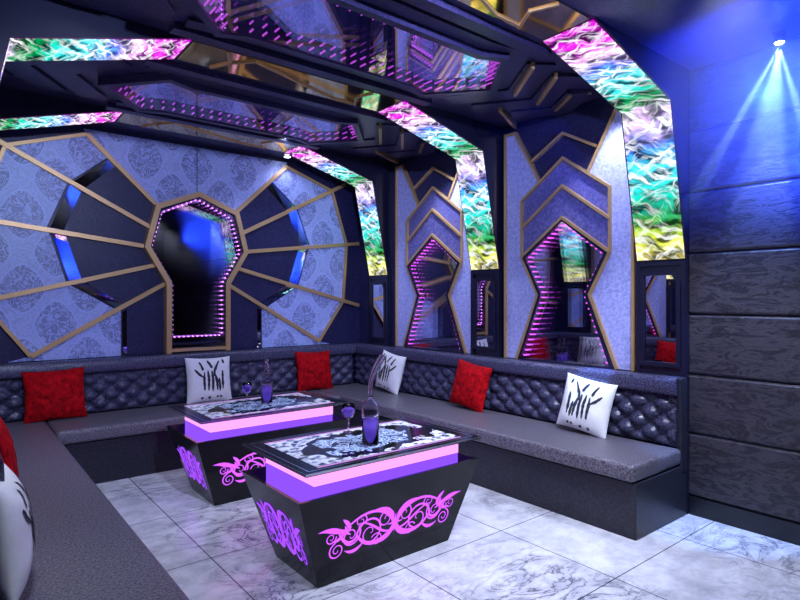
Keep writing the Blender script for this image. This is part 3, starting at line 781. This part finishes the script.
# ------------------------------------------------------------------ lamps
def lamp(kind, loc, energy, col, name, target=None, **kw):
    d = bpy.data.lights.new(name, kind); d.energy = energy; d.color = col
    for k, v in kw.items(): setattr(d, k, v)
    o = bpy.data.objects.new(name, d); COL.objects.link(o); o.location = loc
    if target is not None:
        o.rotation_euler = (Vector(target)-Vector(loc)).to_track_quat('-Z', 'Y').to_euler()
    return o
def downlight(x, y, label, energy, col, spot=110, target=None, r=.03, blend=.6):
    t = thing('ceiling_downlight', (x, y, ZC), label, 'ceiling light', 'small recessed ceiling downlights')
    mc = lambda u, v, w: (x+u, y+v, ZC-w)
    circ = [(.042*math.cos(k*PI/12), .042*math.sin(k*PI/12)) for k in range(24)]
    MB().stroke(circ, .014, 0, .012, mc, True).build('trim_ring', M['chrome'], t)
    MB().prism([(a*.8, b*.8) for a, b in circ], .001, .005, mc).build('lens', M['lens'], t)
    lamp('SPOT', (x, y, ZC-.05), energy, col, 'downlight_lamp', target or (x, y, 0), spot_size=math.radians(spot), spot_blend=blend, shadow_soft_size=r)
CW = (.72,.79,1.0); CB = (.50,.58,1.0)
downlight(2.62, 5.02, 'small bright downlight in the ceiling before the far arch', 30, CB, 130)
downlight(2.98, 5.70, 'small dim downlight in the ceiling beyond the far arch', 6, CB, 130)
downlight(3.80, 2.27, 'added downlight over the right sofa, hidden just past the near arch', 60, CW, 100)  # added lamp, kept behind the arch, brightens wall panel and seat
downlight(3.73, 4.06, 'downlight over the right sofa just past the middle arch', 70, CW, 100)
downlight(.33, 2.36, 'added unseen downlight over the left sofa just past the near arch', 55, CW, 100)  # added out of view to light the left sofa
downlight(.33, 4.02, 'added downlight over the left sofa, hidden just past the middle arch', 60, CW, 100)  # added behind the arch strip as fill for the left side
downlight(2.75, 1.0, 'added unseen downlight for the marble floor by the boarded wall', 260, CW, 80, (3.3, 1.9, 0))  # added fill fixture out of view, brightens the near floor
downlight(1.0, 1.0, 'added unseen downlight for the near end of the left sofa', 90, CW, 100, (1.2, 2.0, 0))  # added out of view, fill for the left foreground
downlight(1.05, .5, 'added unseen downlight above the camera, washing the keyhole wall', 300, CB, 75, (2.02, 5.85, 1.9))  # added wall washer, unseen, brightens the medallion
downlight(1.5, 1.3, 'added unseen downlight washing the right wall panels', 150, CB, 70, (4.05, 3.9, 1.8))  # added wall washer, unseen, gives the panels a bluish wash
downlight(2.4, 1.2, 'added unseen downlight for the marble floor between table and sofa', 230, CW, 60, (2.9, 3.1, 0))  # added unseen spot that makes a bright pool on the floor
# blue stage light by the boarded wall, with haze round it
SX, SY = 3.90, 1.205
t = thing('stage_light', (SX, SY, ZC), 'small blue-white stage light glaring under the ceiling by the boarded wall', 'stage light')
mc = lambda u, v, w: (SX+u, SY+v, ZC-w)
MB().box(SX-.03, SY-.03, ZC-.02, SX+.03, SY+.03, ZC-.0005, .004).build('mounting_plate', M['skirt'], t)
MB().lathe([(.0, -.06), (.028, -.06), (.032, -.045), (.032, -.02), (.0, -.02)], 20, (SX, SY, ZC)).build('housing', M['skirt'], t, True)
MB().lathe([(.0, -.066), (.02, -.066), (.026, -.0605), (.0, -.0602)], 20, (SX, SY, ZC)).build('lens', M['bluelens'], t)
SL = (SX, SY, ZC-.09)
lamp('SPOT', (3.40, 1.12, ZC-.52), 430, (.02,.07,1.0), 'stage_glow', (4.25, 1.16, 2.96), spot_size=math.radians(158), spot_blend=.6, shadow_soft_size=.05)
for tg, e, a in (((3.90, 1.70, 2.18), 1800, 7), ((3.95, 1.04, 2.3), 1600, 7), ((4.06, 1.55, .75), 500, 26)):
    lamp('SPOT', SL, e, (.25,.45,1.0), 'stage_beam', tg, spot_size=math.radians(a), spot_blend=.5, shadow_soft_size=.01)
def haze():
    m, nt, out = new_mat('thin_haze')
    v = N(nt, 'ShaderNodeVolumeScatter'); v.inputs['Anisotropy'].default_value = .3
    g = nt.nodes.new('ShaderNodeNewGeometry'); d = N(nt, 'ShaderNodeVectorMath', operation='DISTANCE'); d.inputs[1].default_value = (SX, SY, 3.04)
    nt.links.new(g.outputs['Position'], d.inputs[0])
    r = N(nt, 'ShaderNodeMapRange', interpolation_type='SMOOTHSTEP'); r.inputs['From Min'].default_value = .0; r.inputs['From Max'].default_value = 1.35
    r.inputs['To Min'].default_value = .5; r.inputs['To Max'].default_value = 0
    nt.links.new(d.outputs['Value'], r.inputs[0]); nt.links.new(r.outputs[0], v.inputs['Density'])
    nt.links.new(v.outputs[0], out.inputs['Volume'])
    o = MB().box(2.7, 0, 1.6, XR-.035, 1.79, ZC-.005).build('stage_haze', m)
    tag(o, 'thin blue haze hanging round the stage light beams', 'haze', None, 'stuff')
haze()

# ------------------------------------------------------------------ world, camera, view
w = bpy.data.worlds.new('World'); sc.world = w; w.use_nodes = True
w.node_tree.nodes['Background'].inputs[0].default_value = (.01,.01,.03,1)
cam = bpy.data.cameras.new('Camera'); co = bpy.data.objects.new('Camera', cam); COL.objects.link(co)
co.location = (0, 0, 1.5); co.rotation_euler = (PI/2, 0, -math.radians(38.9))
cam.sensor_width = 36; cam.lens = 36*564/800; cam.shift_y = -1/800; cam.clip_start = .02
sc.camera = co
sc.view_settings.view_transform = 'Standard'; sc.view_settings.look = 'None'; sc.view_settings.exposure = .14; sc.view_settings.gamma = 1
sc.view_settings.use_curve_mapping = False
